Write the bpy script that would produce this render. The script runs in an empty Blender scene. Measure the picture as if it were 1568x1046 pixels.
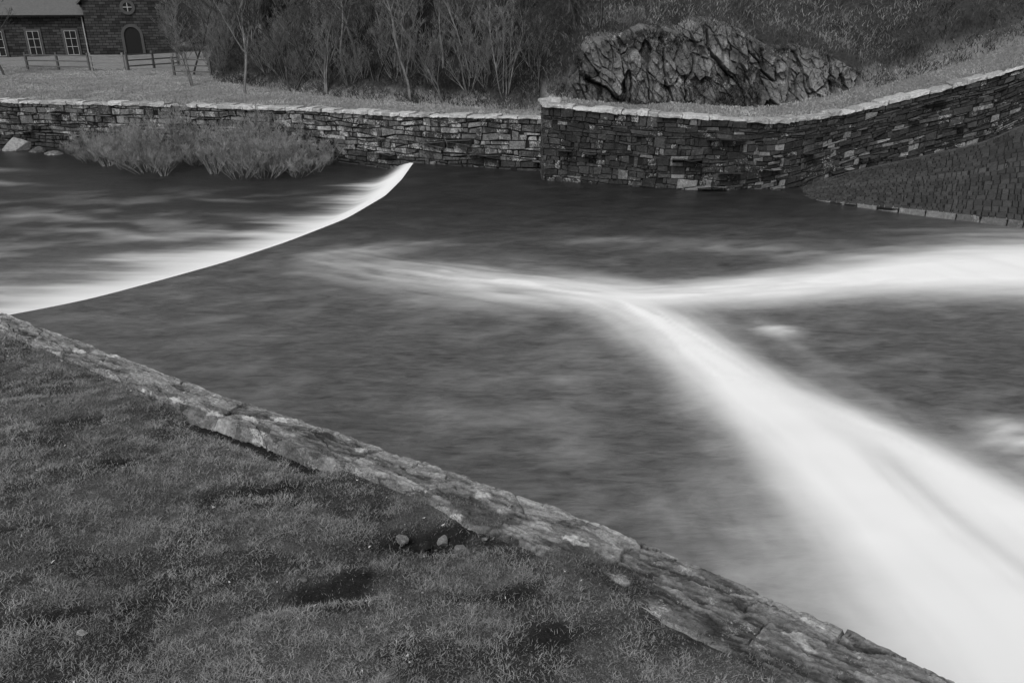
import bpy, math, random
import numpy as np
from mathutils import Vector, Matrix
random.seed(7); R=np.random.default_rng(7)
C=bpy.context.scene.collection

# ------------------------------------------------------------------ helpers
TAB=[np.random.default_rng(100+i).random((256,256)) for i in range(8)]
def vn(x,y,seed=0):
    T=TAB[seed%8]
    x=np.asarray(x,float)+seed*17.3; y=np.asarray(y,float)+seed*9.1
    xi=np.floor(x).astype(int); yi=np.floor(y).astype(int)
    fx=x-xi; fy=y-yi; fx=fx*fx*(3-2*fx); fy=fy*fy*(3-2*fy)
    a=T[xi&255,yi&255];b=T[(xi+1)&255,yi&255];c=T[xi&255,(yi+1)&255];d=T[(xi+1)&255,(yi+1)&255]
    return (a*(1-fx)+b*fx)*(1-fy)+(c*(1-fx)+d*fx)*fy
def fbm(x,y,seed=0,o=4):
    s=0;a=.5;t=0
    for i in range(o):
        s=s+a*vn(x,y,seed+i);t+=a;a*=.5;x=x*2.03;y=y*2.03
    return s/t
def ss(a,b,x):
    t=np.clip((x-a)/(b-a),0,1);return t*t*(3-2*t)
def cell(x,y,seed=0,jit=.8):
    xi=np.floor(x).astype(int);yi=np.floor(y).astype(int)
    d1=np.full(x.shape,9.);d2=np.full(x.shape,9.);idv=np.zeros(x.shape)
    A=TAB[seed%8];B=TAB[(seed+1)%8];D=TAB[(seed+2)%8]
    for i in(-1,0,1):
        for j in(-1,0,1):
            cx=(xi+i)&255;cy=(yi+j)&255
            px=xi+i+.5+(A[cx,cy]-.5)*jit;py=yi+j+.5+(B[cx,cy]-.5)*jit
            d=np.hypot(px-x,py-y);m=d<d1
            d2=np.where(m,d1,np.minimum(d2,d));idv=np.where(m,D[cx,cy],idv);d1=np.where(m,d,d1)
    return idv,d1,d2-d1
def mk(name,V,F,mat,smooth=False,attrs=None,parent=None,link=True):
    V=np.asarray(V,np.float32);F=np.asarray(F,np.int32);k=F.shape[1]
    me=bpy.data.meshes.new(name)
    me.vertices.add(len(V));me.vertices.foreach_set('co',V.ravel())
    me.loops.add(F.size);me.loops.foreach_set('vertex_index',F.ravel())
    me.polygons.add(len(F));me.polygons.foreach_set('loop_start',np.arange(0,F.size,k,dtype=np.int32))
    me.update(calc_edges=True)
    me.polygons.foreach_set('use_smooth',np.full(len(F),smooth))
    if attrs:
        for n,v in attrs.items():
            a=me.attributes.new(n,'FLOAT','POINT');a.data.foreach_set('value',np.asarray(v,np.float32))
    me.materials.append(mat)
    if not link: return me
    o=bpy.data.objects.new(name,me);C.objects.link(o)
    if parent:o.parent=parent
    return o
def grid(nu,nv):
    i=np.arange((nu-1)*(nv-1));a=(i//(nv-1))*nv+i%(nv-1)
    return np.stack([a,a+nv,a+nv+1,a+1],1)
def empty(name,loc=(0,0,0),rz=0):
    e=bpy.data.objects.new(name,None);e.location=loc;e.rotation_euler=(0,0,rz);C.objects.link(e);return e
class NT:
    def __init__(s,name):
        s.m=bpy.data.materials.new(name);s.m.use_nodes=True;s.t=s.m.node_tree;s.n=s.t.nodes;s.b=s.n['Principled BSDF']
    def add(s,t,**k):
        n=s.n.new(t)
        for a,b in k.items():setattr(n,a,b)
        return n
    def l(s,a,b):s.t.links.new(a,b)
    def coord(s,sc=(1,1,1),rot=(0,0,0)):
        c=s.add('ShaderNodeTexCoord');m=s.add('ShaderNodeMapping');m.inputs['Scale'].default_value=sc;m.inputs['Rotation'].default_value=rot
        s.l(c.outputs['Object'],m.inputs['Vector']);return m.outputs[0]
    def noise(s,scale,vec=None,detail=6,rough=.6,dist=0):
        n=s.add('ShaderNodeTexNoise');n.inputs['Scale'].default_value=scale;n.inputs['Detail'].default_value=detail
        n.inputs['Roughness'].default_value=rough;n.inputs['Distortion'].default_value=dist
        s.l(vec if vec else s.coord(),n.inputs['Vector']);return n.outputs['Fac']
    def ramp(s,f,stops):
        r=s.add('ShaderNodeValToRGB');e=r.color_ramp.elements
        while len(e)<len(stops):e.new(.5)
        for q,(p,v) in zip(e,stops):q.position=p;q.color=(v,v,v,1)
        s.l(f,r.inputs[0]);return r.outputs[0]
    def math(s,op,a,b=None,c=None,clamp=False):
        n=s.add('ShaderNodeMath',operation=op);n.use_clamp=clamp
        for i,v in enumerate((a,b,c)):
            if v is None:continue
            if isinstance(v,(int,float)):n.inputs[i].default_value=v
            else:s.l(v,n.inputs[i])
        return n.outputs[0]
    def mix(s,f,a,b):
        n=s.add('ShaderNodeMix',data_type='FLOAT');n.clamp_factor=False
        for i,v in zip((0,2,3),(f,a,b)):
            if isinstance(v,(int,float)):n.inputs[i].default_value=v
            else:s.l(v,n.inputs[i])
        return n.outputs[0]
    def attr(s,n):
        a=s.add('ShaderNodeAttribute');a.attribute_name=n;return a.outputs['Fac']
    def bump(s,h,st,d):
        b=s.add('ShaderNodeBump');b.inputs['Distance'].default_value=d
        if isinstance(st,(int,float)):b.inputs['Strength'].default_value=st
        else:s.l(st,b.inputs['Strength'])
        s.l(h,b.inputs['Height']);s.l(b.outputs[0],s.b.inputs['Normal'])
    def col(s,v):
        if isinstance(v,(int,float)):s.b.inputs['Base Color'].default_value=(v,v,v,1)
        else:s.l(v,s.b.inputs['Base Color'])
    def ro(s,v,spec=.3):
        s.b.inputs['Specular IOR Level'].default_value=spec
        if isinstance(v,(int,float)):s.b.inputs['Roughness'].default_value=v
        else:s.l(v,s.b.inputs['Roughness'])

# ------------------------------------------------------------------ materials
def m_stone(name,dark,light,lichen_amt,lichen=.45,scale=1.,bd=.05,con=2.2):
    m=NT(name)
    n1=m.noise(2.2*scale,detail=8,rough=.7);n2=m.noise(13*scale,detail=9,rough=.8);n3=m.noise(32*scale,detail=6,rough=.75)
    t=m.attr('tint')
    base=m.mix(t,dark,light)
    base=m.math('MULTIPLY',base,m.math('ADD',1-con/2,m.math('MULTIPLY',n2,con)))
    base=m.math('MINIMUM',m.math('MAXIMUM',base,.006),.6)
    li=m.ramp(m.math('ADD',m.math('ADD',m.math('MULTIPLY',n1,.4),m.math('MULTIPLY',n2,.3)),m.math('MULTIPLY',n3,.3)),[(.58-lichen_amt,0),(.63-lichen_amt,1)])
    li=m.math('MULTIPLY',li,m.attr('lich'),clamp=True)
    m.col(m.mix(li,base,lichen));m.ro(.85,.2)
    m.bump(m.math('ADD',m.math('MULTIPLY',n2,.7),m.math('MULTIPLY',n3,.3)),1.,bd/scale);return m.m
M_wallR=m_stone('dark_slate_masonry',.024,.070,.06,.38,1.,.06,3.4)
M_wallL=m_stone('mossy_masonry',.035,.14,.08,.42,1.,.06,3.2)
M_cope=m_stone('lichened_coping_stone',.25,.52,.06,.62)
M_apron=m_stone('sett_masonry',.035,.07,-.02,.2)
M_rock=m_stone('cliff_rock',.035,.26,.05,.48,.8,.12,3.2)
M_near=m_stone('slate_coping',.07,.30,.04,.50,2.2,.07,3.0)
M_mortar=NT('dark_mortar');M_mortar.col(.016);M_mortar.ro(.95,.1);M_mortar=M_mortar.m

def m_grass(name,d,l):
    m=NT(name);t=m.attr('tint');n=m.noise(.9,detail=6)
    m.col(m.math('MAXIMUM',m.math('MULTIPLY',m.mix(t,d,l),m.math('ADD',.65,m.math('MULTIPLY',n,.7))),.01));m.ro(.7,.15);return m.m
M_blade=m_grass('lawn_blades',.12,.32)
M_bank=m_grass('bank_grass_blades',.16,.48)
M_brack=m_grass('undergrowth_blades',.02,.20)
m=NT('soil_turf');n=m.noise(6,detail=10,rough=.8);n2=m.noise(45,detail=5,rough=.85)
turf=m.math('MULTIPLY',m.ramp(n,[(.3,.06),(.65,.17)]),m.math('ADD',-.1,m.math('MULTIPLY',n2,2.1)))
m.col(m.math('MULTIPLY',turf,m.math('SUBTRACT',1.0,m.math('MULTIPLY',m.attr('mud'),.75))));m.ro(.95,.1);m.bump(n2,1,.04);M_soil=m.m
m=NT('hill_ground')
n=m.noise(.5,detail=10,rough=.75);g=m.attr('grassy');fine=m.noise(5,detail=8,rough=.8)
dk=m.math('MULTIPLY',m.ramp(n,[(.3,.016),(.7,.07)]),m.math('ADD',.0,m.math('MULTIPLY',fine,1.9)))
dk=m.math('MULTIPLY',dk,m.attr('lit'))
lt=m.math('MULTIPLY',.30,m.math('ADD',.4,m.math('MULTIPLY',fine,1.2)))
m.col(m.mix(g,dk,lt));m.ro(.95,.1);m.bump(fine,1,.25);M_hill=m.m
m=NT('bark');n=m.noise(9,detail=4);m.col(m.ramp(n,[(.3,.025),(.7,.10)]));m.ro(.9,.1);M_bark=m.m
m=NT('pale_twigs');n=m.noise(1.2,detail=5);m.col(m.ramp(n,[(.35,.09),(.65,.42)]));m.ro(.8,.1);M_twig=m.m
m=NT('grey_twigs');n=m.noise(2,detail=4);m.col(m.ramp(n,[(.3,.07),(.7,.24)]));m.ro(.8,.1);M_twig2=m.m

m=NT('river_water_surface')
fo=m.attr('foam')
sv=m.coord((.6,1.7,1),(0,0,math.radians(24)))
sn=m.noise(1.3,sv,detail=9,rough=.70,dist=.6)
fine=m.noise(5,sv,detail=6,rough=.74,dist=.4)
inv=m.math('SUBTRACT',1.0,fo,clamp=True)
foam=m.math('ADD',fo,m.math('MULTIPLY',m.math('MULTIPLY',m.math('SUBTRACT',sn,.5),.8),m.math('MULTIPLY',fo,m.math('MULTIPLY',inv,inv))),clamp=True)
tex=m.math('ADD',m.math('MULTIPLY',m.math('SUBTRACT',sn,.5),1.8),m.math('MULTIPLY',m.math('SUBTRACT',fine,.5),2.0))
base=m.math('MULTIPLY',m.attr('painted_refl'),m.math('ADD',1.0,tex))  # base colour follows the painted reflection tone
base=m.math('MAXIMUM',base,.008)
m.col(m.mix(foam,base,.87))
m.ro(m.mix(foam,.32,.9),.5);m.b.inputs['IOR'].default_value=1.33
m.bump(m.math('ADD',m.math('MULTIPLY',sn,.7),m.math('MULTIPLY',fine,.3)),m.math('MULTIPLY',.8,m.math('MULTIPLY',inv,m.math('MULTIPLY',inv,inv))),.08)
M_water=m.m

# ------------------------------------------------------------------ river water
CY=np.array([-10,0,10,13,14,15.45,16.45,17.89,19.33,21.13,23.64,26.76,29.5,31.35,34,60])
CX=np.array([-13.6,-13.6,-13.6,-13.5,-12.9,-10.65,-9.37,-8.23,-7.17,-6.14,-5.02,-4.29,-4.08,-4.05,-4.0,-4.0])
ty=np.linspace(-10,60,1401);cx0=np.interp(ty,CY,CX)
ker=np.hanning(31);ker/=ker.sum();cxs=np.convolve(np.pad(cx0,15,'edge'),ker,'valid')
crest=lambda y:np.interp(y,ty,cxs)
def pl(P,pts):
    x,y=P;best=np.full(x.shape,1e9);sd=np.zeros(x.shape);S=np.zeros(x.shape);W=np.ones(x.shape);I=np.zeros(x.shape);acc=0
    for a,b in zip(pts[:-1],pts[1:]):
        ax,ay,aw,ai=a;bx,by,bw,bi=b;L=math.hypot(bx-ax,by-ay);dx=(bx-ax)/L;dy=(by-ay)/L
        t=np.clip(((x-ax)*dx+(y-ay)*dy)/L,0,1)
        ex=x-ax-t*L*dx;ey=y-ay-t*L*dy;d=np.hypot(ex,ey);mm=d<best
        best=np.where(mm,d,best);sd=np.where(mm,d*np.sign(ex*dy-ey*dx),sd);S=np.where(mm,acc+t*L,S)
        W=np.where(mm,aw+t*(bw-aw),W);I=np.where(mm,ai+t*(bi-ai),I);acc+=L
    return sd,S,W,I
def smooth_line(pts,n=6):
    p=np.array(pts,float);out=[]
    for i in range(len(p)-1):
        a=p[max(i-1,0)];b=p[i];c=p[i+1];d=p[min(i+2,len(p)-1)]
        for k in range(n):
            t=k/n;out.append(.5*((2*b)+(-a+c)*t+(2*a-5*b+4*c-d)*t*t+(-a+3*b-3*c+d)*t**3))
    out.append(p[-1]);return [tuple(q) for q in out]
main=smooth_line([(6.0,-3,2.5,1),(5.7,2,2.4,1),(5.4,4,2.3,1),(5.2,5.75,2.1,1),(5.05,6.6,1.85,1),(4.85,7.68,1.55,1),(4.65,8.9,1.22,1),(4.4,10.25,.96,.99),(4.0,11.74,.86,.95),(3.6,13.17,.84,.90),(3.15,14.6,.86,.84),(2.5,15.9,.92,.75),(1.7,16.7,.98,.68),(.24,17.2,1.05,.60),(-1.3,17.8,1.05,.48),(-2.9,18.5,1.05,.33),(-4.3,19.3,1.1,.2),(-5.6,20,1.,.0)],4)
lobe=smooth_line([(8.3,3,1.4,1),(7.6,6,1.2,1),(6.8,7.5,.95,1),(6.2,8.7,.7,.98),(5.75,9.9,.52,.92),(5.1,11.1,.42,.82),(4.3,12.2,.38,.45)],4)
side=smooth_line([(34,14,3.4,1),(20,17.3,2.8,1),(15,18.4,2.4,1),(12.5,18.55,1.95,1),(9.5,18.1,1.25,.96),(7,17.45,.85,.90),(4.6,16.9,.72,.80),(2.9,16.6,.66,.6),(1.2,16.9,.5,.2)],4)
ys=np.concatenate([np.arange(-6,3,.25),np.arange(3,24,.06),np.arange(24,33,.09),np.arange(33,48,.3)])
offR=np.concatenate([np.arange(0,26,.07),np.arange(26,34,.25),np.arange(34,80,1.5)])
offL=np.concatenate([np.arange(0,12,.075),np.arange(12,24,.15),np.arange(24,90,1.2)])
def upper():
    Y,O=np.meshgrid(ys,offR,indexing='ij');X=O-7+(crest(Y)+7)*np.exp(-O/5.)
    P=(X,Y);f=np.zeros(X.shape)
    for k,(L,pw,wob) in enumerate(((main,2.0,.42),(lobe,2.,.30),(side,2.2,.36))):
        d,s,w,I=pl(P,L)
        n=fbm(s*.35,d*1.5,k,4)-.5;n2=fbm(s*.55,d*3.4+n*4,k+3,5)-.5;n3=fbm(s*.6,d*7+n2*3,k+5,3)-.5
        dd=np.abs(d)/w*(1+wob*2*n+.40*n2+.18*n3)
        v=I*np.exp(-dd**pw*.8)+ .12*I*np.exp(-dd*.75)
        v*=1+ (1-np.clip(I,0,1)*.93)*(n2*3.0+n3*1.)+.45*(n2+.5*n3)*ss(.3,1.2,dd)
        f=1-(1-f)*(1-np.clip(v,0,1))
    d,s,w,I=pl(P,smooth_line([(5.3,10.2,1,1),(5.55,8.5,1,1),(5.95,7,1,1),(6.6,4,1,1)]))
    f-=(.14*np.exp(-(d/.13)**2)+.06*np.exp(-((d-.35)/.08)**2))*ss(0,.8,s)
    d,s,w,I=pl(P,main);f-=.16*np.clip(fbm(s*.25,d*2.2,2,4)-.48,0,1)*ss(.85,1,f)
    for (a,b,rx,ry,q) in ((5.3,14.65,.42,.28,.42),(5.0,14.9,.3,.2,.15),(7.8,10.3,.7,.6,.7),(.95,10.1,.35,.35,.14),(.3,10.9,.7,.5,.07),(-.9,11.1,.7,.4,.08),(0,12.5,1.2,.5,.05),(-3.8,20.3,1.1,.4,.20),(-2.6,20.9,1.2,.3,.12),(-4.9,19.6,.8,.5,.15),(6,20.5,2.2,.6,.12),(3.2,21.2,2,.4,.10),(8.2,19.8,1.5,.4,.10),(14,15.4,2.,.5,.35)):
        nn=fbm(X*1.3+Y*.6,Y*4-X*1.2,2,5)
        g=np.exp(-((X-a)/rx)**2-((Y-b)/ry)**2)*q*(-.1+2.3*nn);f=1-(1-f)*(1-np.clip(g,0,1))
    amb=fbm(X*1.1+Y*.6,Y*2.2-X*.95,5,6);amb=np.clip((amb-.47)*2.6,0,1)*.09
    far=ss(25,18,Y)
    f=1-(1-f)*(1-amb*(.15+.85*far))
    painted_refl=.020+.074*ss(27,15,Y)+.008*ss(14,8,Y)  # far water painted darker, standing in for the hill's dark reflection
    Z=.04*(fbm(X*.5,Y*.9,1,3)-.5)+.10*np.clip(f,0,1)*ss(.3,1.2,O)
    Z=Z*ss(0,.7,O)
    return X,Y,Z,f,O,painted_refl
X,Y,Z,f,O,rt=upper()
V1=np.stack([X,Y,Z],-1).reshape(-1,3);F1=grid(*X.shape);f1=np.clip(f,0,1).ravel();s1_=rt.ravel()
Y,O=np.meshgrid(ys,offL,indexing='ij');X=crest(Y)-O
n=fbm(O*.22,Y*1.3+X*.1,4,4);nf=fbm(O*.35,Y*3.6+X*.25,2,5)
Wd=np.interp(Y,[14,17,20,24,27,30,32],[3.5,3.6,3.2,2.0,1.5,1.3,.6])
q=O/Wd*(1+.7*(n-.5)+.9*(nf-.5))
f=np.exp(-q**2.3)*1.0+.13*np.exp(-q*.6)*nf
wis=np.clip((fbm(X*.5+Y*.35,Y*1.2-X*.36,6,6)-.5)*3.2,0,1)
wisw=ss(31,26,Y)*(.5+.5*ss(16,19,Y))
f=1-(1-np.clip(f,0,1))*(1-.16*wis*wisw)
for (a,b,rx,ry,q_) in ((-14.5,25.2,3.,.30,.14),(-12,23.4,2.6,.30,.22),(-16,21.2,2,.3,.06),(-20,30.5,1.5,.3,.25),(-23,33.5,2.,.4,.4),(-10,27.6,1.3,.2,.10),(-8,25.6,1.3,.4,.14)):
    yy=Y-b+.16*(X-a)+1.2*(fbm(X*.5,Y*.5,1,3)-.5)
    g=np.exp(-((X-a)/rx)**2-(yy/ry)**2)*q_*(.2+1.7*fbm(X*.9,Y*4,2,4));f=1-(1-f)*(1-np.clip(g,0,1))
Z=-.38*ss(0,1.3,O)+.07*(fbm(X*.4,Y*1.1,3,3)-.5)*ss(.5,2.5,O)
rt=.018+.062*ss(26,19,Y)+0*X  # lower pool: same hill reflection painted into the base colour
V2=np.stack([X,Y,Z],-1).reshape(-1,3);F2=grid(*X.shape)[:,::-1]
V=np.concatenate([V1,V2]);F=np.concatenate([F1,F2+len(V1)])
mk('river_water',V,F,M_water,True,{'foam':np.concatenate([f1,np.clip(f,0,1).ravel()]),'painted_refl':np.concatenate([s1_,rt.ravel()])})

# ------------------------------------------------------------------ masonry builder
def masonry(name,B,T,rows,l0,l1,mat,parent,thick=.3,jit=.02,tintf=None,lichf=None,gap=.012,seed=1,inset=.018,wave=.25,hv=(.6,1.4),tall=.0,skew=0.):
    r=random.Random(seed);B=np.array(B,float);T=np.array(T,float)
    d=np.r_[0,np.cumsum(np.linalg.norm(np.diff((B+T)/2,axis=0),axis=1))];L=d[-1]
    def ev(A,s):return np.array([np.interp(s,d,A[:,k]) for k in range(3)])
    Vs=[];ti=[];li=[];Fs=[];nv=0
    hs=[r.uniform(*hv) for _ in range(rows)];hc=np.r_[0,np.cumsum(hs)]/sum(hs)
    def lev(k,s):
        if k<=0:return 0.
        if k>=rows:return 1.
        return hc[k]+wave/rows*2*(float(fbm(s*.9,k*3.3,seed,4))-.5)
    busy={}
    for k in range(rows):
        s=-r.random()*l1
        while s<L:
            ln=r.uniform(l0,l1)*(1.3 if hs[k]<.9 else .9)
            if r.random()<.15:ln*=.45
            a=max(s,0)+gap;b=min(s+ln,L)-gap;s+=ln
            if b-a<.04:continue
            mid=(a+b)/2
            if any(x0<mid<x1 for x0,x1 in busy.get(k,())):continue
            kt=k+1
            if r.random()<tall and k+1<rows:
                kt=k+2;busy.setdefault(k+1,[]).append((a-.02,b+.02))
            sa=r.uniform(-skew,skew);sb=r.uniform(-skew,skew)
            B0,B1,T0,T1=ev(B,a),ev(B,b),ev(T,a),ev(T,b);up=(T0-B0);h=np.linalg.norm(up);g=gap/h
            dirs=(B1-B0)/max(np.linalg.norm(B1-B0),1e-6)
            q=[B0+(T0-B0)*(lev(k,a)+g*r.uniform(.4,2)),B1+(T1-B1)*(lev(k,b)+g*r.uniform(.4,2)),B1+(T1-B1)*(lev(kt,b)-g*r.uniform(.3,2.6))+dirs*sb,B0+(T0-B0)*(lev(kt,a)-g*r.uniform(.3,2.6))+dirs*sa]
            nrm=np.cross(q[1]-q[0],q[3]-q[0]);nrm/=np.linalg.norm(nrm)
            o=r.uniform(-jit,jit);cen=sum(q)/4
            for p in q:Vs.append(p-nrm*thick)
            for p in q:Vs.append(p+nrm*(o-.035))
            for p in q:
                e=cen-p;e/=np.linalg.norm(e)+1e-6
                Vs.append(p+e*inset*r.uniform(.3,2.4)+nrm*(o+r.uniform(-.018,.018)))
            t=r.random()**2 if tintf is None else tintf(cen,k/rows,r)
            l=r.random() if lichf is None else lichf(cen,k/rows,r)
            ti+= [t]*12;li+=[l]*12
            for z in (0,4):
                for i in range(4):
                    j=(i+1)%4;Fs.append((nv+z+i,nv+z+j,nv+z+4+j,nv+z+4+i))
            Fs.append((nv+8,nv+9,nv+10,nv+11));nv+=12
    mk(name,Vs,Fs,mat,False,{'tint':ti,'lich':li},parent)
def backing(name,B,T,parent,off=.06):
    B=np.array(B,float);T=np.array(T,float);n=len(B);V=[]
    for i in range(n):
        a=max(i-1,0);b=min(i+1,n-1);u=B[b]-B[a];w=np.cross(u,T[i]-B[i]);w/=np.linalg.norm(w)
        V+= [B[i]-w*off,T[i]-w*off,T[i]-w*.55,B[i]-w*.55]
    F=[]
    for i in range(n-1):
        for k in range(4):F.append((i*4+k,i*4+(k+1)%4,i*4+4+(k+1)%4,i*4+4+k))
    mk(name,V,F,M_mortar,False,None,parent)
def refine(P,n=8):
    P=np.array(P,float);out=[]
    for i in range(len(P)-1):
        a=P[max(i-1,0)];b=P[i];c=P[i+1];d=P[min(i+2,len(P)-1)]
        for k in range(n):
            t=k/n;out.append(.5*((2*b)+(-a+c)*t+(2*a-5*b+4*c-d)*t*t+(-a+3*b-3*c+d)*t**3))
    out.append(P[-1]);return np.array(out)

WL=refine([(-70,54,-.7,1.7),(-40,44.,-.7,1.68),(-24.7,39.2,-.6,1.67),(-16.6,37.7,-.6,1.67),(-8.7,35.5,-.6,1.7),(-4.24,32.9,-.6,1.82),(1.35,30.9,-.6,1.97)],5)
e=empty('river_wall')
B=WL[:,[0,1,2]];T=WL[:,[0,1,3]]
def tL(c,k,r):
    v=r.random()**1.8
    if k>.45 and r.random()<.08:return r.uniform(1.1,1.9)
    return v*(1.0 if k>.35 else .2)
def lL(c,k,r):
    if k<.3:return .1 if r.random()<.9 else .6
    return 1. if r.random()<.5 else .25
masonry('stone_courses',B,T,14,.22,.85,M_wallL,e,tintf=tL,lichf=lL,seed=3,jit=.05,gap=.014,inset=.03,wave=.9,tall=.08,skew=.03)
backing('wall_core',B,T,e)
def coping(name,T,parent,w=.6,over=.06,h=.12,seed=1,mat=M_cope,l0=.3,l1=.9):
    r=random.Random(seed);d=np.r_[0,np.cumsum(np.linalg.norm(np.diff(T,axis=0),axis=1))]
    ev=lambda s:np.array([np.interp(s,d,T[:,k]) for k in range(3)])
    s=0;V=[];F=[];ti=[];nv=0
    while s<d[-1]-.3:
        ln=r.uniform(l0,l1);a,b=ev(s+.01),ev(min(s+ln-.01,d[-1]));s+=ln
        u=b-a;u/=np.linalg.norm(u);nn=np.array([u[1],-u[0],0.]);nn/=np.linalg.norm(nn)
        ov=over+r.uniform(-.05,.05);hh=h*r.uniform(.55,1.4);ww=w+r.uniform(-.06,.06)
        n=5
        for i in range(n):
            p=a+(b-a)*i/(n-1)
            jj=lambda q:np.array([r.uniform(-q,q),r.uniform(-q,q),r.uniform(-q,q)])
            V+=[p+nn*ov+jj(.022),p+nn*(ov)+np.array([0,0,hh-.03])+jj(.022),p+nn*(ov-.035)+np.array([0,0,hh])+jj(.018),
                p-nn*(ww*.5)+np.array([0,0,hh])+jj(.025),p-nn*ww+np.array([0,0,hh])+jj(.02),p-nn*ww+jj(.01)]
        for i in range(n-1):
            for k in range(6):F.append((nv+i*6+k,nv+i*6+(k+1)%6,nv+i*6+6+(k+1)%6,nv+i*6+6+k))
        for z in (0,(n-1)*6):
            F.append((nv+z,nv+z+1,nv+z+2,nv+z+3));F.append((nv+z,nv+z+3,nv+z+4,nv+z+5))
        ti+=[r.random()]*(n*6);nv+=n*6
    mk(name,V,F,mat,False,{'tint':ti,'lich':[.9]*nv},parent)
coping('coping_stones',T,e,seed=5)

WR=refine([(1.1,29.3,-.5,2.62),(3.9,28.4,-.5,2.47),(6.7,27.6,-.5,2.38),(9.4,27.9,-.2,2.25),(12.,28.5,.45,2.55),(14.2,28.5,.95,3.1),(16.3,28.2,1.55,3.72),(17.4,27.5,2.3,4.22),(20,26.3,3.4,5.3),(25,23.6,5,7),(34,18,8,10)],6)
e=empty('river_wall')
B=WR[:,[0,1,2]];T=WR[:,[0,1,3]]
def tR(c,k,r):
    v=r.random()**2.0
    p=.02
    if 4.<c[0]<15 and k<.62:p=.36*float(ss(.42,.62,fbm(c[0]*.8,c[2]*1.3,3,3)))
    elif k<.32 :p=.15
    if r.random()<p:return r.uniform(1.5,4.5)
    return v*1.0
def lR(c,k,r):
    return 1. if r.random()<(.45 if k<.5 else .15) else .08
masonry('stone_courses',B,T,20,.14,.55,M_wallR,e,tintf=tR,lichf=lR,seed=9,jit=.035,gap=.007,inset=.02,wave=1.1,hv=(.5,1.5),tall=.08,skew=.03)
backing('wall_core',B,T,e)
coping('coping_stones',T,e,seed=6)
B2=[(1.1,31.3,-.6),(1.1,29.3,-.5)];T2=[(1.1,31.3,2.62),(1.1,29.3,2.62)]
masonry('corner_return',B2,T2,15,.25,.6,M_wallR,e,seed=2)
coping('corner_coping',np.array(T2),e,seed=8)

e=empty('stone_apron')
AT=refine([(8.9,27.88,-.35),(10.2,28.1,.0),(12.,28.4,.45),(14.2,28.4,.95),(16.3,28.1,1.55),(17.4,27.4,2.3),(20,26.2,3.4),(25,23.5,5),(34,18,8)],4)
AB=refine([(8.8,27.8,-.4),(9.5,27.0,-.12),(10.5,25.6,.08),(12.3,24.1,.2),(13.6,23.3,.22),(14.9,22.4,.24),(18,20.2,.24),(24,16.1,.24),(34,9,.24)],4)
masonry('sett_courses',AB,AT,17,.13,.30,M_apron,e,tintf=lambda c,k,r:.8*r.random()+(.5 if abs(k-.52)<.04 else 0),lichf=lambda c,k,r:.5 if r.random()<.1 else .05,seed=11,gap=.009,jit=.008,inset=.012,wave=.1,hv=(.85,1.15))
K0=AB.copy();K0[:,2]=-.6
masonry('toe_kerb',K0,AB,2,.5,1.1,M_cope,e,tintf=lambda c,k,r:-.5+r.random()*.3,lichf=lambda c,k,r:.3*r.random(),seed=12,jit=.01)
backing('apron_core',AB,AT,e)

# ------------------------------------------------------------------ far bank and hillside
wx=np.r_[-300,WL[:,0],1.36,WR[1:,0],70,300];wy=np.r_[130,WL[:,1],29.6,WR[1:,1],0,-120];wz=np.r_[1.7,WL[:,3],2.5,WR[1:,3],12,12]
o_=np.argsort(wx);wx,wy,wz=wx[o_],wy[o_],wz[o_]
hx=[-300,-60,-40,-33,-25,-21,-17,-13,-8,-2,2,13,16,18,25,34,70,300];hy=[140,100,86,84,74,58,48,44.5,40,35.5,32.6,31.9,31.6,31.0,27.8,23,6,-100]
RX=[2.2,2.9,3.8,5,6.4,7.2,8.4,9.2,10.0,11,12,12.8,13.8];RZ=[3.4,4.7,5.2,5.3,5.0,5.4,5.3,5.0,4.5,4.5,4.4,4.0,3.4]
def bank_h(x,y):
    d=y-np.interp(x,wx,wy);h=np.maximum(0,y-np.interp(x,hx,hy))
    hw=h+2.2*(fbm(x*.2,y*.2,2,3)-.5)*ss(0,3,h)
    z=np.interp(x,wx,wz)-.02+.02*np.minimum(d,30)
    z=z+.14*(fbm(x*.6,y*.6,1,4)-.5)*ss(.2,1.5,d)
    sl=np.interp(x,[-30,-10,0,5,300],[.5,.6,.62,.62,.62])
    z=z+90*(1-np.exp(-np.maximum(hw,0)*sl/90))
    z=z+ .9*(fbm(x*.45,y*.45,3,5)-.5)*ss(0,3,h)+.3*(fbm(x*1.7,y*1.7,4,3)-.5)*ss(0,1.5,h)
    rz=np.interp(x,RX,RZ,left=0,right=0);inr=ss(2.0,2.8,x)*ss(13.9,13.2,x)
    z=z-.4*inr*ss(32,32.6,y)*ss(33.4,33.,y)
    z=z+np.maximum(0,rz-3.2)*ss(32.9,33.8,y)*(1-.4*ss(36,44,y))
    return z,ss(1.2,0,h+1.2*(fbm(x*.9,y*.9,5,3)-.5))
gx=np.concatenate([np.arange(-300,-40,6),np.arange(-40,30,.22),np.arange(30,300,6)])
gd=np.concatenate([np.arange(.3,22,.18),np.arange(22,60,1.),np.arange(60,400,9)])
Xg,Dg=np.meshgrid(gx,gd,indexing='ij');Yg=np.interp(Xg,wx,wy)+Dg
Zg,gr=bank_h(Xg,Yg)
mk('hillside_terrain',np.stack([Xg,Yg,Zg],-1).reshape(-1,3),grid(*Xg.shape),M_hill,True,{'grassy':gr.ravel(),'lit':(.8+.7*ss(0,5,Xg)).ravel()})

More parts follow.
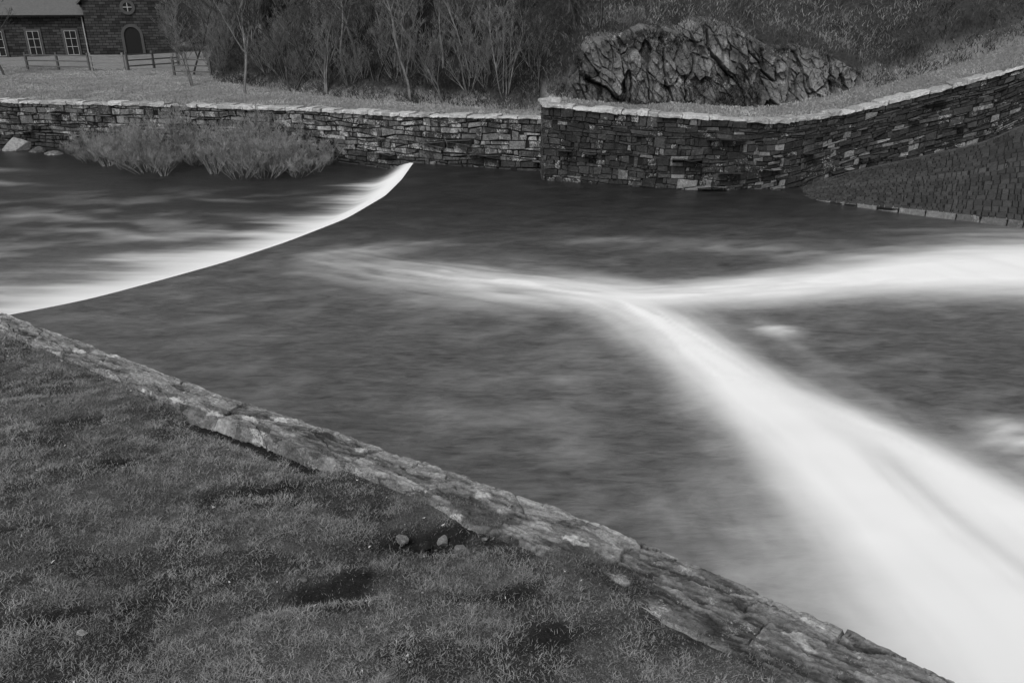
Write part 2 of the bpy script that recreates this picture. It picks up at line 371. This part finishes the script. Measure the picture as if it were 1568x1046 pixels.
def blades(name,x,y,z,h,w,lean,tint,mat,parent=None):
    n=len(x);a=R.random(n)*6.283;b=R.random(n)*6.283
    c=np.stack([np.cos(a),np.sin(a),np.zeros(n)],1)*(w/2)[:,None]
    p=np.stack([x,y,z],1);l=lean*h
    tip=p+np.stack([np.cos(b)*l,np.sin(b)*l,h],1)
    mid=p+np.stack([np.cos(b)*l*.3,np.sin(b)*l*.3,h*.6],1)
    V=np.stack([p-c,p+c,mid+c*.8,mid-c*.8,tip],1).reshape(-1,3)
    i=np.arange(n)*5
    F=np.concatenate([np.stack([i,i+1,i+2],1),np.stack([i,i+2,i+3],1),np.stack([i+3,i+2,i+4],1)])
    t=np.stack([tint*.6,tint*.6,tint*.9,tint*.9,tint*1.1],1).ravel()
    mk(name,V,F,mat,False,{'tint':t},parent)
def scatter(nc,per,spread,xr,dr):
    cx=R.uniform(*xr,nc);cd=R.uniform(0,1,nc)**1.3*(dr[1]-dr[0])+dr[0]
    x=np.repeat(cx,per)+R.normal(0,spread,nc*per);h0=np.repeat(cd,per)
    y=np.interp(x,hx,hy)+h0+R.normal(0,spread,nc*per)
    t=np.repeat(R.random(nc),per);s=np.repeat(R.uniform(.5,1.4,nc),per);return x,y,t,s
x,y,t,s=scatter(10000,13,.16,(-34,24),(0,13))
z,_=bank_h(x,y);inr=(x>2.2)&(x<13.6)&(y<33.4)
m_=(y>np.interp(x,wx,wy)+.8)&~inr;x,y,z,t,s=x[m_],y[m_],z[m_],t[m_],s[m_]
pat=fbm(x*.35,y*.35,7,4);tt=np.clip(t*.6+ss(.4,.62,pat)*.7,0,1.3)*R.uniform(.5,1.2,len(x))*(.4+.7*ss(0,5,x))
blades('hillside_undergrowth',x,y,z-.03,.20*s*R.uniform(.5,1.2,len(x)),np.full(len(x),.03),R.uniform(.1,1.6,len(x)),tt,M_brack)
n=110000;x=R.uniform(-36,19,n);d=R.random(n)**1.3*16+.35;y=np.interp(x,wx,wy)+d
z,g=bank_h(x,y);m_=(g>R.random(n))&(y<np.interp(x,hx,hy)+1);x,y,z=x[m_],y[m_],z[m_]
blades('far_bank_grass',x,y,z-.01,R.uniform(.03,.08,len(x)),np.full(len(x),.03),R.uniform(.1,1.4,len(x)),np.clip(fbm(x*.8,y*.8,3,4)*1.4-.1,0,1)*R.uniform(.6,1.2,len(x)),M_bank)

# rock outcrop ------------------------------------------------------
nx,nz=700,260
U,W=np.meshgrid(np.linspace(2.0,13.9,nx),np.linspace(-.35,1,nz),indexing='ij')
topz=np.interp(U[:,0],RX,RZ)+.5*(fbm(U[:,0]*.9,U[:,0]*0+3,1,4)-.5);Zr=2.55+W*(topz-2.55)[:,None]
wx1=U+.4*(fbm(U*.9,Zr*.9,2,4)-.5)+.25*Zr;wz1=Zr+.4*(fbm(U*.9+7,Zr*.9,3,4)-.5)
id1,f1_,e1=cell(wx1*.9,wz1*.30,2,1.);id2,f2_,e2=cell(wx1*2.1,wz1*1.0+.25*wx1,4,1.);id3,f3_,e3=cell(wx1*5,wz1*3.4+1.2*wx1,5,1.)
rid=1-np.abs(2*fbm(U*1.3,Zr*.5,4,5)-1)
tl1=(TAB[3][(id1*255).astype(int),10]-.5);tl2=(TAB[4][(id2*255).astype(int),20]-.5)
Yr=32.35+.18*(Zr-2.6)-1.3*(id1-.35)-.42*(id2-.5)-.20*(id3-.5)+tl1*1.2*((U-7)%1.3-.6)*.4+tl2*.6*f2_-.25*(rid-.7)-.24*(fbm(U*2.2,Zr*2.2,5,6)-.5)+.40*ss(.05,0,e1)+.14*ss(.06,0,e2)+.05*ss(.06,0,e3)
Yr+=1.8*ss(.88,1.0,W)**1.3+ .8*ss(.05,0,(U-2.)/11.9)+.8*ss(.96,1,(U-2.)/11.9)+.5*np.exp(-((U-9.8)/.3)**2)
Yr=np.minimum(Yr,33.0+2*ss(.88,1.,W))
lich=ss(.42,.6,fbm(U*1.2,Zr*1.2,3,4));big=np.exp(-((U-7.9)/.5)**4-((Zr-4.2)/.55)**4)
tint=id2*.5+id3*.3+id1*.2-.1+.9*(fbm(U*2,Zr*2,6,4)-.45)+big*.7+.5*ss(10,10.6,U)*ss(.9,.5,W)-.6*ss(.05,0,e1)-.2*ss(.05,0,e2)
mk('rock_outcrop',np.stack([U,Yr,Zr],-1).reshape(-1,3),grid(nx,nz),M_rock,False,{'tint':np.clip(tint,-.1,2).ravel(),'lich':np.clip(lich*1.0+.1,0,1).ravel()})
gy=np.gradient(Yr,axis=1)/np.maximum(np.gradient(Zr,axis=1),1e-3)
led=((gy>1.1)&(fbm(U*1.5,Zr*1.5,6,3)>.5))|((fbm(U*1.1,Zr*1.4,7,4)>.62)&(W<.9))|(W>.95)
ii=np.argwhere(led);ii=ii[R.integers(0,len(ii),14000)]
x=U[ii[:,0],ii[:,1]]+R.normal(0,.03,len(ii));y=Yr[ii[:,0],ii[:,1]];z=Zr[ii[:,0],ii[:,1]]
blades('ledge_vegetation',x,y-.02,z-.03,R.uniform(.05,.17,len(x)),np.full(len(x),.025),R.uniform(.2,1.8,len(x)),R.random(len(x))**1.8*.9,M_brack)

# ------------------------------------------------------------------ near lawn and its wall
NW=np.array([(-60,42),(-25,21),(-13,13.6),(-8.6,10.9),(-6.64,9.65),(-5.03,8.62),(-3.04,7.31),(-1.33,6.32),(-.35,5.73),(.54,5.19),(1.03,4.78),(1.55,4.40),(2.08,3.98),(2.61,3.55),(3.6,2.75),(6,.8),(12,-4),(40,-28)])
dn=np.r_[0,np.cumsum(np.linalg.norm(np.diff(NW,axis=0),axis=1))]
sA=np.linspace(0,dn[-1],4000);px=np.interp(sA,dn,NW[:,0]);py=np.interp(sA,dn,NW[:,1])
k=np.hanning(25);k/=k.sum();px=np.convolve(np.pad(px,12,'edge'),k,'valid');py=np.convolve(np.pad(py,12,'edge'),k,'valid')
def NP(s):return np.interp(s,sA,px),np.interp(s,sA,py)
tx=np.gradient(px,sA);tyy=np.gradient(py,sA);Ln=np.hypot(tx,tyy)
def NN(s):
    a=np.interp(s,sA,tx/Ln);b=np.interp(s,sA,tyy/Ln);return b,-a
s_at=lambda xx:np.interp(xx,px,sA)
s0,s1=s_at(-9.5),s_at(4.2)
def cw(s):return np.interp(s,[s_at(-6.6),s_at(-1.4),s_at(.6),s_at(2.6)],[.34,.42,.60,.74])+.06*(fbm(s*2.2,s*0,5,4)-.5)
def land_z(s,o):
    x,y=NP(s);nx_,ny_=NN(s);x=x+nx_*o;y=y+ny_*o
    near=ss(0,.5,o-cw(s))
    drop=np.interp(s,[s_at(-7),s_at(-3.2),s_at(-2.9),s_at(-1.5),s_at(-1.2),s_at(.5)],[.0,.0,.12,.12,.0,.0])
    z=2.30-drop*(1-near)+.07*(o-.4)+.16*(fbm(x*.55,y*.55,2,3)-.5)*ss(.4,1.6,o)+.07*(fbm(x*2.3,y*2.3,4,4)-.5)*ss(.3,.8,o)
    z=z+.045*(fbm(x*5,y*5,1,3)-.5)*ss(.4,.9,o)
    z=z-.10*np.exp(-((x+.65)/.35)**2-((y-4.9)/.16)**2)
    a=y-(4.25+.42*(x+.9)+.1*np.sin(x*3));z=z-.08*np.exp(-(a/.10)**2)*ss(-2.4,-1.7,x)*ss(-.3,-.9,x)
    z=z-.2*ss(-.10,-.18,o-cw(s))
    return x,y,z
def worn_at(x,y):
    w0=np.maximum.reduce([np.exp(-((x-a)/c_)**2-((y-b-.3*(x-a))/d_)**2)*q_ for a,b,c_,d_,q_ in ((-2.2,5.45,.5,.10,.9),(-1.25,4.25,.5,.10,1.),(-2.9,3.9,.6,.14,.8),(1.1,4.05,.35,.25,.9),(.3,3.9,.4,.1,.7),(-.5,4.95,.6,.2,1.3),(-3.3,5.9,.4,.08,.6),(-.2,4.2,.4,.08,.6),(-4.3,6.6,.5,.08,.5),(-3.6,4.8,.4,.08,.5))])
    return np.clip(w0*(.3+1.5*fbm(x*5,y*5,2,4))+.55*ss(.56,.66,fbm(x*1.7,y*2.4,3,5)),0,1)
ls=np.concatenate([np.linspace(0,s0,60)[:-1],np.arange(s0,s1,.045),np.linspace(s1,dn[-1],60)])
lo=np.concatenate([np.arange(.1,8,.045),np.arange(8,14,.4),np.arange(14,80,4)])
S_,O_=np.meshgrid(ls,lo,indexing='ij');X,Y,Z=land_z(S_,O_);wn=worn_at(X,Y);Z=Z-.02*wn
mk('lawn_ground',np.stack([X,Y,Z],-1).reshape(-1,3),grid(*X.shape)[:,::-1],M_soil,True,{'mud':wn.ravel()})
n=950000;s=R.uniform(s_at(-7.8),s_at(3.0),n);o=R.random(n)**.95*4.9+.05
keep=o>cw(s)-.05+.10*(fbm(s*2.5,s*0,3,3)-.5)*2
bare=fbm(s*1.4,o*1.4,6,6);x,y,z=land_z(s,o);wn=worn_at(x,y)
edge=ss(.4,0,o-cw(s))*ss(s_at(-1),s_at(1),s)
keep&=(R.random(n)>.45*edge)&(R.random(n)<.4+2.*ss(.30,.44,bare))&(R.random(n)>.92*wn)
x,y,z,s,o,wn=x[keep],y[keep],z[keep],s[keep],o[keep],wn[keep]
cl=fbm(x*1.3,y*1.3,1,4);cf=fbm(x*9,y*9,5,3);cm_=fbm(x*3.5,y*3.5,7,4)
h=(.008+.013*ss(.3,.7,cf))*R.uniform(.6,1.5,len(x))*(.75+.5*cl)
tint=np.clip(.30+.45*ss(.3,.7,cf)+.6*(cl-.5)+.9*(cm_-.5),0,1.1)*R.uniform(.3,1.5,len(x))
blades('lawn_grass',x,y,z-.003,h,R.uniform(.003,.005,len(x)),R.uniform(.4,2.6,len(x)),tint,M_blade)
# dead leaves and bits on the lawn
n=700;s=R.uniform(s_at(-6),s_at(2.5),n);o=R.random(n)**1.5*3.8+.4;x,y,z=land_z(s,o)
blades('lawn_litter',x,y,z+.006,R.uniform(.004,.012,n),R.uniform(.008,.025,n),R.uniform(1,3,n),R.choice([-.6,-.5,.2,1.2,1.8],n),M_blade)

e=empty('lawn_retaining_wall')
cs=np.arange(s0-4,s1+2,.010);co=np.linspace(-.02,1.06,80)
S_,O_=np.meshgrid(cs,co,indexing='ij');w_=cw(S_)
OO=O_*w_
u_=S_+.14*(fbm(S_*2.2,OO*3,1,5)-.5);v_=OO+.10*(fbm(S_*2.5,OO*4,2,5)-.5)
i1,a1,g1=cell(u_*1.5+v_*1.2,v_*3.6,1,1.);i2,a2,g2=cell(u_*3.6+3*v_,v_*13,3,1.);i3,a3,g3=cell(u_*8,v_*34+u_*2,5,1.)
edge_w=.07*(fbm(S_*1.8,S_*0,3,5)-.5)+.07*(i1-.5)+.04*(i2-.5)
OX=OO+edge_w*ss(.3,0,O_)
hh=.035*(i1-.5)+.018*(i2-.5)+.012*(i3-.5)-.045*ss(.025,0,g1)-.010*ss(.07,0,g2)+.028*(fbm(S_*14,OO*34,4,5)-.5)+.04*(fbm(S_*2,OO*2,5,3)-.5)
Zc=2.325+hh
Zc-=ss(.0,-.02,O_)*.12+.12*ss(.90,1.06,O_)
bx,by=NP(S_);nx_,ny_=NN(S_)
Xc=bx+nx_*OX;Yc=by+ny_*OX
moss=ss(.49,.59,fbm(S_*1.6,OO*3.5,6,5))*ss(.15,.7,O_+.3*(fbm(S_*3,OO*3,2,3)-.5))*ss(s_at(-3.),s_at(.5),S_)
left=ss(s_at(-1),s_at(-4.5),S_)
tint=np.clip(.15+.2*left+.7*i1**2+.7*(i2-.5)+.6*(i3-.5)+.9*(fbm(S_*5,OO*12,3,4)-.5)-.4*ss(.03,0,g1)-.15*ss(.06,0,g2)+.45*ss(.22,0,O_),-.1,1.5)*(1-.8*moss)-.15*moss
il,al,gl=cell(S_*2.1+.3*fbm(S_*9,OO*9,1,3),OO*4.8+.3*fbm(S_*9,OO*9,2,3),6,1.);lic=ss(.22,.15,al+.5*(fbm(S_*16,OO*22,2,5)-.5))*(il>.72)
lc=np.clip(.9*ss(.45,.6,fbm(S_*5,OO*7,7,4))*(1-moss)+.1+.3*left,0,1)
tint=tint+1.2*lic
mk('slate_coping',np.stack([Xc,Yc,Zc],-1).reshape(-1,3),grid(*Xc.shape)[:,::-1],M_near,False,{'tint':tint.ravel(),'lich':lc.ravel()},e)
jm=np.argwhere((moss>.35)&(fbm(S_*6,OO*9,3,3)>.50)|((O_>.88)&(fbm(S_*3,OO,1,3)>.45)));jm=jm[R.integers(0,len(jm),34000)]
jx=Xc[jm[:,0],jm[:,1]]+R.normal(0,.008,len(jm));jy=Yc[jm[:,0],jm[:,1]]+R.normal(0,.008,len(jm));jz=Zc[jm[:,0],jm[:,1]]
blades('joint_tufts',jx,jy,jz-.004,R.uniform(.006,.022,len(jx)),R.uniform(.003,.006,len(jx)),R.uniform(.3,2,len(jx)),R.random(len(jx))*.6-.2,M_blade,e)
q=np.linspace(s_at(-40),s_at(20),160);bx,by=NP(q);z0=np.full(len(q),-1.);z1=np.full(len(q),2.2)
nx_,ny_=NN(q)
Bn=np.stack([bx+nx_*.06,by+ny_*.06,z0],1)[::-1];Tn=np.stack([bx+nx_*.06,by+ny_*.06,z1],1)[::-1]
masonry('wall_face_stones',Bn,Tn,15,.25,.7,M_wallR,e,seed=21)
backing('wall_core',Bn,Tn,e)
def rock(name,loc,sz,seed,mat=M_near,tint=.7,parent=None):
    import bmesh
    bm=bmesh.new();bmesh.ops.create_icosphere(bm,subdivisions=4,radius=1)
    V=np.array([v.co[:] for v in bm.verts]);F=np.array([[v.index for v in f.verts] for f in bm.faces]);bm.free()
    rr=np.random.default_rng(seed)
    for _ in range(14):
        nn=rr.normal(size=3);nn/=np.linalg.norm(nn);dd=rr.uniform(.5,.85);pr=V@nn
        V=V-np.outer(np.maximum(pr-dd,0),nn)
    V*=1+.12*(fbm(V[:,0]*3+seed,V[:,1]*3+V[:,2]*2,seed,4)-.5)[:,None]
    V=V*np.array(sz)+np.array(loc)
    return mk(name,V,F,mat,False,{'tint':np.full(len(V),tint),'lich':np.full(len(V),.7)},parent)
def lz(x,y):
    ss_=np.linspace(s_at(-4),s_at(2),300);bx,by=NP(ss_);i=np.argmin((bx-x)**2+(by-y)**2);o=math.hypot(bx[i]-x,by[i]-y)
    return float(land_z(np.array([ss_[i]]),np.array([o]))[2][0])
for i,(x,y,sx_,sy_,sz_,tn) in enumerate(((-.83,4.93,.06,.045,.05,.5),(-.52,4.95,.05,.045,.055,.6),(-.38,4.84,.05,.035,.03,.5),(-.66,4.90,.06,.05,.05,-.2),(-1.05,4.9,.03,.025,.015,.1),(-.2,4.93,.03,.02,.015,.3),(-2.1,5.4,.025,.02,.012,.4),(-2.6,3.75,.04,.03,.015,.9),(.15,4.6,.035,.025,.02,.2),(-1.4,4.3,.03,.02,.015,.3))):
    rock('loose_stone',(x,y,lz(x,y)+sz_*.35),(sx_,sy_,sz_),i+1,tint=tn)
rock('river_boulder',(-23.4,38.2,-.35),(.8,.5,.75),6,M_rock,1.4)
rock('river_boulder',(-22.2,37.6,-.45),(.5,.4,.35),7,M_rock,.3)
rock('river_boulder',(-24.4,37.9,-.45),(.6,.4,.3),8,M_rock,.2)
rock('river_boulder',(-21.,36.9,-.5),(.5,.35,.3),9,M_rock,.5)

# ------------------------------------------------------------------ trees
def seg_mesh(name,S,mat,sides=3):
    P0=np.array([s[0] for s in S],float);P1=np.array([s[1] for s in S],float);r0=np.array([s[2] for s in S]);r1=np.array([s[3] for s in S])
    D=P1-P0;D/=np.linalg.norm(D,axis=1)[:,None]+1e-9
    A=np.where(np.abs(D[:,2:3])<.9,np.array([[0,0,1.]]),np.array([[1.,0,0]]))
    U=np.cross(D,A);U/=np.linalg.norm(U,axis=1)[:,None];W=np.cross(D,U)
    V=[]
    for P,r in((P0,r0),(P1,r1)):
        for k in range(sides):
            a=6.2832*k/sides;V.append(P+(U*math.cos(a)+W*math.sin(a))*r[:,None])
    V=np.stack(V,1).reshape(-1,3);n=len(S);i=np.arange(n)*2*sides
    F=np.concatenate([np.stack([i+k,i+(k+1)%sides,i+sides+(k+1)%sides,i+sides+k],1) for k in range(sides)])
    return mk(name,V,F,mat,True,link=False)
def tree_mesh(name,seed,H=6.5,stems=1,mat=M_bark,up=.25,rmin=.006,dens=1.,spread=(.12,.4),cnts=None,wob=1.,low=.10):
    r=random.Random(seed);S=[]
    def g(p,d,L,rad,lv):
        n=max(2,int(L/ (.45 if lv<2 else .22)));q=p.copy();dd=d.copy();st=L/n
        kids=[]
        for i in range(n):
            w_=(.10+.04*lv)*wob*(1.3 if lv==0 else 1)
            dd=dd+np.array([r.gauss(0,w_),r.gauss(0,w_),r.gauss(0,.05)+ (up*.25 if lv else .06)]);dd/=np.linalg.norm(dd)
            q2=q+dd*st;ra=rad*(1-.8*i/n);rb=rad*(1-.8*(i+1)/n)
            S.append((q.copy(),q2.copy(),max(ra,rmin),max(rb,rmin*.7)));q=q2
            kids.append((q.copy(),dd.copy(),(i+1)/n))
        if lv>=4:return
        cnt=int((cnts or [H*2.4,5,3.2,1.8])[lv]*dens+r.random())
        for _ in range(cnt):
            f=r.random()**.8*(.85 if lv==0 else .9)+(low if lv==0 else .1)
            kp,kd,kf=kids[min(int(f*n),n-1)]
            a=r.random()*6.283;sp=r.uniform(.45,1.)
            side=np.array([math.cos(a),math.sin(a),0]);nd=kd*(.75)+side*sp+np.array([0,0,up]);nd/=np.linalg.norm(nd)
            ln=L*([.42,.55,.55,.6][lv])*(1.15-.75*kf)*r.uniform(.6,1.2)
            g(kp,nd,max(ln,.12),max(rad*(.5)*(1.1-kf*.7),rmin),lv+1)
    for s in range(stems):
        a=r.random()*6.28;t=.0 if stems==1 else r.uniform(*spread)
        g(np.array([math.cos(a)*.12*(stems>1),math.sin(a)*.12*(stems>1),-.2]),np.array([math.cos(a)*t,math.sin(a)*t,1.]),H*(1 if stems==1 else r.uniform(.55,1)),.0125*H*(1 if stems==1 else .65),0)
    return seg_mesh(name,S,mat)
T_=[tree_mesh('birch_a',1,7,1,M_bark,.25,.008),tree_mesh('birch_b',2,8,1,M_twig2,.35,.008),tree_mesh('alder_a',3,6,3,M_twig2,.3,.008,dens=.85),tree_mesh('alder_b',4,5,5,M_twig2,.35,.008,dens=.8),tree_mesh('birch_c',5,7.5,2,M_bark,.3,.008)]
SH=[tree_mesh('willow_a',6,2.6,11,M_twig,.45,.0055,1,(.1,.7),[6,4,2,1],1.4,.3),tree_mesh('willow_b',7,1.8,14,M_twig,.3,.0055,1,(.3,1.2),[6,4,2,1],1.5),tree_mesh('hazel_c',8,3.,9,M_twig2,.35,.007,1,(.2,.8),[7,4,2,1])]
def place(name,me,x,y,sc=1,parent=None,z=None,rz=None):
    o=bpy.data.objects.new(name,me);C.objects.link(o)
    zz=float(bank_h(np.array([x]),np.array([y]))[0][0]) if z is None else z
    o.location=(x,y,zz);o.rotation_euler=(random.uniform(-.08,.08),random.uniform(-.08,.08),random.random()*6.28 if rz is None else rz);o.scale=(sc,)*3
    if parent:o.parent=parent
    return o
for x,y,k,s in ((-31.5,52,0,1.05),(-34.5,53,4,1.),(-24.5,62,2,1.1),(-17.6,46,2,1.),(-19.8,52,0,.9),(-13.5,42,1,.9),(-9.2,41,2,1.),(-4.6,37.5,1,.85),(-3.,36.5,2,.9),(-.3,35,3,.95),(1.1,34.3,4,.7),(-6.5,40,4,.9),(-11.3,43,4,1.)):
    place('bare_tree',T_[k],x,y,s)
wd=empty('distant_woodland')
for i in range(105):
    x=random.uniform(-30,3.5);h0=random.random()**1.2*17+1.2;y=float(np.interp(x,hx,hy))+h0
    place('woodland_tree',T_[random.randrange(5)],x,y,random.uniform(.65,1.2),wd)
for i in range(30):
    x=random.uniform(3,30);y=float(np.interp(x,hx,hy))+random.uniform(4,16)
    place('woodland_tree',T_[random.randrange(5)],x,y,random.uniform(.5,1.),wd)
for i in range(95):
    x=random.uniform(-24,26) if i<55 else random.uniform(-20,3);y=float(np.interp(x,hx,hy))+random.random()**1.6*8+(.4 if x<2 else 2.6)
    place('hazel_scrub',SH[2],x,y,random.uniform(.4,1.0)*(1 if x<2 else .6),wd)
for i in range(60):
    x=random.uniform(-19.3,-7.8);yw=float(np.interp(x,WL[:,0],WL[:,1]));y=yw-.7-random.random()*np.interp(x,[-19,-15,-10,-8],[2.,5.,4.2,2.5])
    place('willow_shrub',SH[random.randrange(2)],x,y,random.uniform(.35,1.15)*(1 if -16.5<x<-9 else .7),None,-.45)

# ------------------------------------------------------------------ stone chapel-like house
hm=NT('house_stone');br=hm.add('ShaderNodeTexBrick');br.inputs['Scale'].default_value=1;br.inputs['Brick Width'].default_value=.5;br.inputs['Row Height'].default_value=.2;br.inputs['Mortar Size'].default_value=.018
for k_,v_ in(('Color1',.025),('Color2',.08),('Mortar',.012)):br.inputs[k_].default_value=(v_,v_,v_,1)
tc=hm.coord();sx=hm.add('ShaderNodeSeparateXYZ');cb=hm.add('ShaderNodeCombineXYZ');hm.l(tc,sx.inputs[0])
hm.l(hm.math('ADD',sx.outputs[0],sx.outputs[1]),cb.inputs[0]);hm.l(sx.outputs[2],cb.inputs[1]);hm.l(cb.outputs[0],br.inputs['Vector'])
hn=hm.noise(4,detail=6);hm.col(hm.math('MULTIPLY',br.outputs['Color'],hm.math('ADD',.4,hn)));hm.ro(.9,.1);hm.bump(br.outputs['Fac'],-.6,.03);M_hs=hm.m
def flat(name,v,r=.6):
    a=NT(name);nn=a.noise(6,detail=5);a.col(a.math('MULTIPLY',v,a.math('ADD',.6,a.math('MULTIPLY',nn,.8))));a.ro(r,.3);return a.m
M_dress=flat('dressed_stone',.07);M_dark=flat('door_timber',.008);M_white=flat('painted_frame',.35);M_slate=flat('roof_slate',.11,.5);M_glass=flat('window_glass',.02,.1);M_wood=flat('weathered_timber',.09);M_woodl=flat('pale_timber',.2)
def prism(name,pts,y0,y1,mat,parent):
    n=len(pts);me=bpy.data.meshes.new(name)
    V=[(a,y0,b) for a,b in pts]+[(a,y1,b) for a,b in pts]
    F=[tuple(range(n)),tuple(range(2*n-1,n-1,-1))]+[(i,i+n,(i+1)%n+n,(i+1)%n) for i in range(n)]
    me.from_pydata(V,[],F);me.update();me.materials.append(mat);o=bpy.data.objects.new(name,me);C.objects.link(o);o.parent=parent;return o
def rect(a,b,c,d):return[(a,c),(b,c),(b,d),(a,d)]
hs=empty('stone_house',(-30.3,68,1.7),math.radians(22))
prism('gable_walls',[(-3.2,-1),(3.2,-1),(3.2,4.5),(0,7.6),(-3.2,4.5)],0,9,M_hs,hs)
prism('plinth',rect(-3.3,3.3,-1,.35),-.08,9.1,M_dress,hs)
for sgn,nm in((1,'roof_right'),(-1,'roof_left')):
    prism(nm,[(sgn*3.55,4.18),(sgn*3.55,4.34),(0,7.82),(0,7.64)],-.22,9.3,M_slate,hs)
def arch(w,z0,zs,n=10):return[(-w,z0),(w,z0)]+[(w*math.cos(t),zs+w*1.1*math.sin(t)) for t in np.linspace(0,math.pi,n)]
prism('door',arch(.6,.1,1.9),-.02,.1,M_dark,hs)
ar=arch(.6,.1,1.9,14);ao=arch(.8,.1,1.9,14)
V=[(a,-.09,b) for a,b in ar[1:]]+[(-.6,-.09,.1)]+[(a,-.09,b) for a,b in ao[1:]]+[(-.8,-.09,.1)]
V2_=[(a,.02,b) for a,_,b in V];n_=len(V)//2
Fs=[(i,i+1,n_+i+1,n_+i) for i in range(n_-1)]
Fs+=[(i,i+1,2*n_+i+1,2*n_+i) for i in range(n_-1)]+[(n_+i,n_+i+1,3*n_+i+1,3*n_+i) for i in range(n_-1)]
mk('door_surround',V+V2_,Fs,M_dress,False,None,hs)
def ring(name,cx,cz,r0,r1,y,mat,n=20):
    t=np.linspace(0,2*math.pi,n,endpoint=False);V=[(cx+r0*math.cos(a),y,cz+r0*math.sin(a)) for a in t]+[(cx+r1*math.cos(a),y,cz+r1*math.sin(a)) for a in t]+[(cx+r1*math.cos(a),.02,cz+r1*math.sin(a)) for a in t]
    F=[(i,(i+1)%n,n+(i+1)%n,n+i) for i in range(n)]+[(n+i,n+(i+1)%n,2*n+(i+1)%n,2*n+i) for i in range(n)]
    mk(name,V,F,mat,False,None,hs)
ring('round_window_surround',0,4.0,.33,.55,-.07,M_dress)
prism('round_window_glass',[(.33*math.cos(a),4.0+.33*math.sin(a)) for a in np.linspace(0,6.283,16,endpoint=False)],-.02,.05,M_glass,hs)
prism('round_window_bar_v',rect(-.03,.03,3.68,4.32),-.05,-.022,M_white,hs)
prism('round_window_bar_h',rect(-.32,.32,3.97,4.03),-.055,-.052,M_white,hs)
prism('wing_walls',rect(-17,-3.2,-1,3.5),1.2,8,M_hs,hs)
me=bpy.data.meshes.new('wing_roof');me.from_pydata([(-17.3,.85,3.45),(-3.2,.85,3.45),(-3.2,4.6,6.1),(-17.3,4.6,6.1),(-17.3,8.4,3.45),(-3.2,8.4,3.45)],[],[(0,1,2,3),(3,2,5,4),(0,3,4),(1,5,2)]);me.materials.append(M_slate)
o=bpy.data.objects.new('wing_roof',me);C.objects.link(o);o.parent=hs
prism('gutter',rect(-17.3,-3.25,3.34,3.44),.75,.86,M_dark,hs)
prism('drainpipe',rect(-3.5,-3.42,0,3.3),1.08,1.18,M_white,hs)
for k_,cx in enumerate((-4.5,-7.1,-9.6,-12.2,-14.8)):
    prism('window_surround_%d'%k_,rect(cx-.58,cx+.58,.35,2.45),1.13,1.25,M_dress,hs)
    prism('window_glass_%d'%k_,rect(cx-.42,cx+.42,.5,2.3),1.11,1.2,M_glass,hs)
    for a in(-.42,-.02,.38):prism('window_bar_%d'%k_,rect(cx+a,cx+a+.04,.5,2.3),1.085,1.108,M_white,hs)
    for b in(.5,1.1,1.7,2.26):prism('window_rail_%d'%k_,rect(cx-.42,cx+.42,b,b+.04),1.078,1.084,M_white,hs)
def fence(x0,y0,x1,y1,mat=M_wood,h=1.05,rails=3):
    e=empty('timber_fence');L=math.hypot(x1-x0,y1-y0);n=max(2,int(L/1.6)+1);an=math.atan2(y1-y0,x1-x0)
    z=float(bank_h(np.array([x0]),np.array([y0]))[0][0]);e.location=(x0,y0,z-.03);e.rotation_euler=(0,0,an)
    for i in range(n):
        a=L*i/(n-1);prism('post_%d'%i,rect(a-.06,a+.06,-.1,h+.08),-.06,.06,mat,e)
    for k_ in range(rails):prism('rail_%d'%k_,rect(-.05,L+.05,h*(k_+1)/rails-.12,h*(k_+1)/rails-.04),-.09,-.062,mat,e)
fence(-32,55.5,-27.4,54.5);fence(-27.2,54.4,-25.2,54.6,M_woodl);fence(-25,54.7,-23,58)
fence(-20.8,51.6,-18.4,51.2)

# ------------------------------------------------------------------ light, sky, camera
sc=bpy.context.scene
w=bpy.data.worlds.new('World');sc.world=w;w.use_nodes=True;nt=w.node_tree
sky=nt.nodes.new('ShaderNodeTexSky');sky.sky_type='NISHITA';sky.sun_disc=False
EL,AZ=48,205
sky.sun_elevation=math.radians(EL);sky.sun_rotation=math.radians(AZ);sky.dust_density=3
bw=nt.nodes.new('ShaderNodeRGBToBW');bg=nt.nodes['Background'];nt.links.new(sky.outputs[0],bw.inputs[0]);nt.links.new(bw.outputs[0],bg.inputs[0]);bg.inputs[1].default_value=.15
L=bpy.data.lights.new('sun','SUN');L.energy=1.5;L.angle=math.radians(12);so=bpy.data.objects.new('sun',L);C.objects.link(so)
a=math.radians(AZ);el=math.radians(EL);dv=Vector((math.sin(a)*math.cos(el),math.cos(a)*math.cos(el),math.sin(el)));so.rotation_euler=dv.to_track_quat('Z','Y').to_euler()
cam=bpy.data.cameras.new('camera');cam.lens=28;cam.sensor_width=36;cam.clip_end=2000;co_=bpy.data.objects.new('camera',cam);C.objects.link(co_)
co_.location=(0,0,6);co_.rotation_euler=(math.radians(67),0,0);sc.camera=co_
sc.view_settings.view_transform='Standard';sc.view_settings.look='None';sc.view_settings.exposure=0
